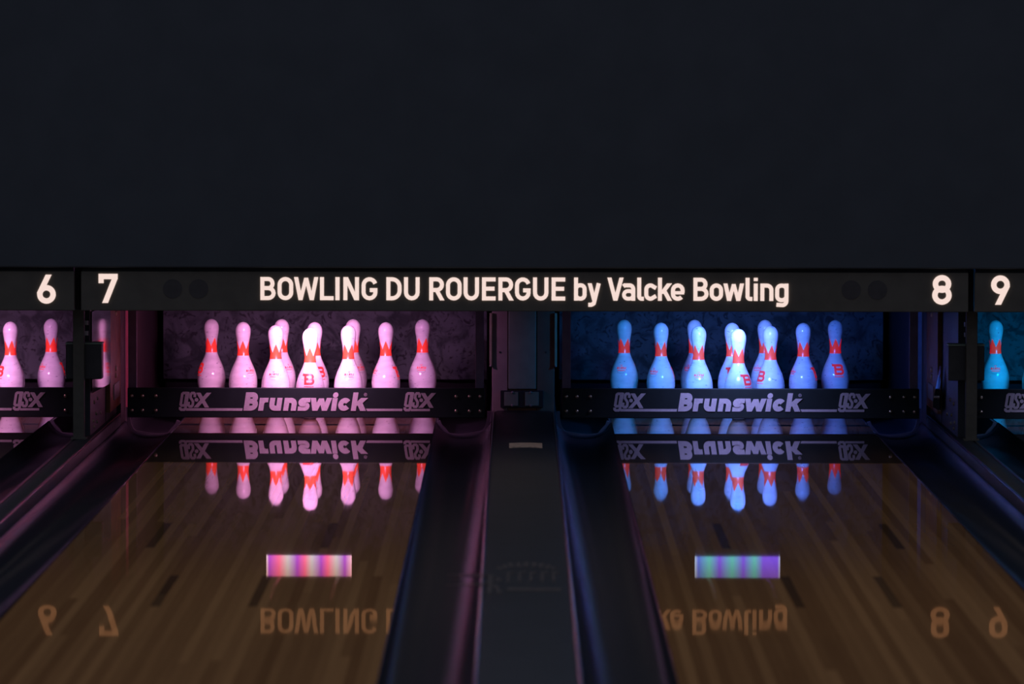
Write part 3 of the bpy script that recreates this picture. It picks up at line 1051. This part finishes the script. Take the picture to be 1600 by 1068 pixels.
# ------------------------------------------------------------------ pins
IN = 0.0254
PROF = [(0.0, 0.955), (0.08, 1.015), (0.75, 1.414), (1.5, 1.70), (2.25, 1.953), (3.375, 2.255), (4.5, 2.383), (5.2, 2.365), (5.875, 2.2815), (6.6, 2.085), (7.25, 1.8515), (7.9, 1.560), (8.625, 1.236), (9.0, 1.095), (9.375, 0.9825), (10.0, 0.8985), (10.4, 0.903), (10.875, 0.935), (11.3, 0.985), (11.75, 1.047), (12.2, 1.125), (12.625, 1.203), (13.1, 1.262), (13.5, 1.2735), (13.9, 1.235), (14.3, 1.08), (14.6, 0.865), (14.8, 0.635), (14.93, 0.37), (15.0, 0.02)]
PROF = [(z*IN, r*IN) for z, r in PROF]


def prad(z):
    for (z0, r0), (z1, r1) in zip(PROF, PROF[1:]):
        if z0 <= z <= z1:
            i = PROF.index((z0, r0))
            pm = PROF[max(i-1, 0)]
            pn = PROF[min(i+2, len(PROF)-1)]
            tt = (z-z0)/(z1-z0)
            m0 = (r1-pm[1])/(z1-pm[0])*(z1-z0) if i > 0 else (r1-r0)
            m1 = (pn[1]-r0)/(pn[0]-z0)*(z1-z0)
            a, b = tt*tt, tt*tt*tt
            return (2*b-3*a+1)*r0+(b-2*a+tt)*m0+(-2*b+3*a)*r1+(b-a)*m1
    return PROF[-1][1]


def on_pin(u, v, z0, off):
    """u metres round the pin (0 = front), v metres up"""
    z = z0+v
    rr = prad(z)
    a = -PI/2+u/max(rr, 0.02)
    return (math.cos(a)*(rr+off), math.sin(a)*(rr+off), z)


def wrap(m, quads, z0, th=0.0006):
    for qi, q in enumerate(quads):
        th += 0.00001
        if len(q) == 4:
            n = max(1, int(max(math.dist(q[0], q[1]), math.dist(q[3], q[2]))/0.003))
            k = max(1, int(max(math.dist(q[1], q[2]), math.dist(q[0], q[3]))/0.003))
            base = len(m.v)
            for i in range(n+1):
                for j in range(k+1):
                    s, t_ = i/n, j/k
                    u = (q[0][0]*(1-s)+q[1][0]*s)*(1-t_)+(q[3][0]*(1-s)+q[2][0]*s)*t_
                    v = (q[0][1]*(1-s)+q[1][1]*s)*(1-t_)+(q[3][1]*(1-s)+q[2][1]*s)*t_
                    m.v.append(on_pin(u, v, z0, th))
            for i in range(n):
                for j in range(k):
                    a = base+i*(k+1)+j
                    m.f.append((a, a+k+1, a+k+2, a+1))


def make_pin():
    t = thing('bowling_pin', 'x', 'bowling pin', (0, 0, 0), 'bowling pins')
    n = 72
    m = MB()
    pr = []
    for i in range(n+1):
        s = i/n
        z = 0.381*s
        if s > 0.9:
            z = 0.381*(0.9+0.1*math.sin((s-0.9)/0.1*PI/2))
        pr.append((prad(z), z) if i else (0.0245, 0.0044))
    m.lathe(pr, 48)
    m.build('body', M_PIN, t, smooth='all')
    m = MB()
    m.lathe([(0.0235, 0.0), (0.0251, 0.001), (0.0256, 0.0042), (0.0235, 0.0046)], 36)
    m.build('base_ring', M_BLACK, t, smooth=True)
    # crown band with five teeth
    m = MB()
    T, seg = 5, 24
    z0 = 0.2375
    for k in range(T*seg):
        a0, a1 = 2*PI*k/(T*seg), 2*PI*(k+1)/(T*seg)

        def top(a):
            ph = (a*T/(2*PI)) % 1.0
            return 0.2645+0.0365*(1-abs(2*ph-1))
        nv = 12
        base = len(m.v)
        for a in (a0, a1):
            zt = top(a)
            for j in range(nv+1):
                z = z0+(zt-z0)*j/nv
                r = prad(z)+0.0006
                m.v.append((r*math.cos(a), r*math.sin(a), z))
        for j in range(nv):
            m.f.append((base+j, base+nv+1+j, base+nv+2+j, base+j+1))
    m.build('crown_band', M_CROWN, t, smooth='all')
    # heavy initial on one side
    m = MB()
    w, h = 0.044, 0.046
    sq = glyph('B', w, h, 0.0100)
    wrap(m, [[(u-w/2, v) for u, v in q] for q in sq], 0.146)
    wrap(m, [[(-0.030, 0.036), (-0.018, 0.036), (-0.018, 0.046), (-0.030, 0.046)], [(-w/2, -0.009), (w/2-0.003, -0.009), (w/2-0.003, -0.006), (-w/2, -0.006)]], 0.146)
    m.build('red_initial', M_EMBLEM, t, smooth='all')
    # small maker's mark: tiny crown, a row of narrow red strokes, thin line, shallow arc
    m = MB()
    Q = []
    for i, (dx, sl) in enumerate(((0, .3), (.006, -.3), (.012, 0), (.018, .4), (.024, -.4), (.030, 0), (.036, .3))):
        Q += diag(-0.019+dx, 0, -0.019+dx+sl*0.008, 0.0085, 0.0032)
    Q += hbar(-0.021, -0.012, 0.001, 0.002) + hbar(0.000, 0.012, 0.0075, 0.002) + hbar(0.012, 0.021, 0.001, 0.002)
    Q += hbar(-0.016, 0.018, -0.0062, 0.0024)
    Q += ribbon([(-0.004, 0.0185), (0.0, 0.012), (0.004, 0.0185)], 0.0016)
    wrap(m, Q, 0.170, 0.0006)
    mm = m.build('maker_mark', M_EMBLEM, t, smooth='all')
    m = MB()
    wrap(m, ribbon(arc(0, 0.004, 0.022, 0.018, 205, 335, 10), 0.0012), 0.165, 0.0005)
    m.build('mark_arc', M_GREYPRINT, mm, smooth='all')
    return t


PO = {1: (0, 0), 2: (-.1524, .264), 3: (.1524, .264), 4: (-.3048, .528), 5: (0, .528), 6: (.3048, .528), 7: (-.4572, .792), 8: (-.1524, .792), 9: (.1524, .792), 10: (.4572, .792)}
SPOT = {1: 'frontmost bowling pin of the %s rack', 2: 'second row left bowling pin of the %s rack', 3: 'second row right bowling pin of the %s rack',
        4: 'third row left bowling pin of the %s rack', 5: 'third row middle bowling pin behind the front pin of the %s rack', 6: 'third row right bowling pin of the %s rack',
        7: 'back row leftmost bowling pin of the %s rack', 8: 'back row bowling pin half behind the second row left pin of the %s rack',
        9: 'back row bowling pin half behind the second row right pin of the %s rack', 10: 'back row rightmost bowling pin of the %s rack'}
# azimuth (deg, + = to the right) of the initial, crown phase (0 = tooth facing front, 30 = notch)
SPIN = {(7, 7): (-62, 30), (7, 4): (185, 0), (7, 2): (137, 3), (7, 8): (185, 10), (7, 1): (-2, 0), (7, 5): (32, 20), (7, 3): (150, 30), (7, 9): (190, 12), (7, 6): (78, 0), (7, 10): (140, 30),
        (8, 7): (130, 30), (8, 4): (105, 30), (8, 8): (110, 0), (8, 2): (145, 30), (8, 5): (0, 5), (8, 1): (46, 30), (8, 9): (100, 0), (8, 3): (-52, 8), (8, 6): (80, 30), (8, 10): (16, 0),
        (6, 6): (-52, 14), (6, 10): (95, 24), (9, 7): (140, 30), (9, 4): (150, 0)}
JIT = {(7, 2): (-.003, 0), (7, 9): (.004, 0), (8, 1): (.006, 0), (7, 4): (-.002, 0)}
proto = None
for (ln, pn), (az, cr) in SPIN.items():
    if proto is None:
        proto = make_pin()
        p = proto
    else:
        p = copy_tree(proto)
    jx, jy = JIT.get((ln, pn), (0, 0))
    p.location = (LANES[ln]+PO[pn][0]+jx, PO[pn][1]+jy, 0.0)
    p['label'] = {7: SPOT[pn] % 'pink lit', 8: SPOT[pn] % 'blue lit',
                  6: 'pink lit bowling pin at the far left edge, ' + ('nearer the frame edge' if pn == 6 else 'beside the left post'),
                  9: 'blue lit bowling pin ' + ('beside the right post' if pn == 7 else 'cut off by the right edge of the photo')}[ln]
    p['group'] = {7: 'pins in the pink lit rack', 8: 'pins in the blue lit rack', 6: 'pins of the leftmost lane', 9: 'pins of the rightmost lane'}[ln]
    for ch in p.children:
        if ch.name.startswith('red_initial'):
            ch.rotation_euler = (0, 0, math.radians(az))
        elif ch.name.startswith('maker_mark'):
            ch.rotation_euler = (0, 0, math.radians(az-145))
        elif ch.name.startswith('crown_band'):
            ch.rotation_euler = (0, 0, math.radians(cr*1.2-90-36))
        elif ch.name.startswith('body'):
            ch.rotation_euler = (0, 0, math.radians(az))

# ------------------------------------------------------------------ LED lamps above the pins, hidden behind the sign


def area(name, parent, loc, direction, sx, sy, col, watt, spread=150):
    ld = bpy.data.lights.new(name, 'AREA')
    ld.shape = 'RECTANGLE'
    ld.size, ld.size_y = sx, sy
    ld.color = col
    ld.energy = watt
    ld.spread = math.radians(spread)
    lo = bpy.data.objects.new(name, ld)
    COL.objects.link(lo)
    lo.parent = parent
    lo.location = loc
    lo.rotation_euler = Vector(direction).to_track_quat('-Z', 'Y').to_euler()
    return lo


def lamp(n, x, cols, mled, label, k=1.0):
    t = thing('pin_lamp', label, 'lamp', (x, -0.60, 0.562), 'LED lamps over the pins')
    MB().box(-0.178, 0.178, -0.012, 0.030, 0.040, 0.055).build('housing', M_LAMPB, t, bevel=0.002)
    MB().box(-0.174, 0.174, -0.012, -0.004, -0.036, 0.0385).build('diffuser', mled, t)
    for s in (-1, 1):
        MB().box(s*0.177-0.002, s*0.177+0.002, -0.012, 0.030, -0.036, 0.0385).build('end_plate', M_LAMPB, t)
        MB().box(s*0.12-0.008, s*0.12+0.008, -1.376, -0.013, 0.043, 0.051).build('bracket', M_BLACK, t)
    for i, c in enumerate(cols):
        area('pin_light', t, ((i-1)*0.110, 0.020, 0.005), ((i-1)*0.30, 0.93, -0.30), 0.10, 0.05, c, PIN_W*k*(1.0, 0.62, 1.0)[i], (95, 44, 95)[i])
    area('deck_light', t, (0, 0.012, -0.030), (0, 0.26, -1), 0.33, 0.02, DECK[n], DOWN_W*k*1.15, 112)
    return t


lamp(7, LANES[7]+0.018, PINK, M_LEDP, 'pink LED bar lamp seen only reflected in the pink lit lane')
lamp(8, LANES[8]-0.019, BLUE, M_LEDB, 'blue LED bar lamp seen only reflected in the blue lit lane')
lamp(6, LANES[6], PINK, M_LEDP, 'pink LED bar lamp over the pins of the leftmost lane')
lamp(9, LANES[9], [(0.0, 0.36, 1.0)]*3, M_LEDB, 'blue LED bar lamp over the pins of the rightmost lane')
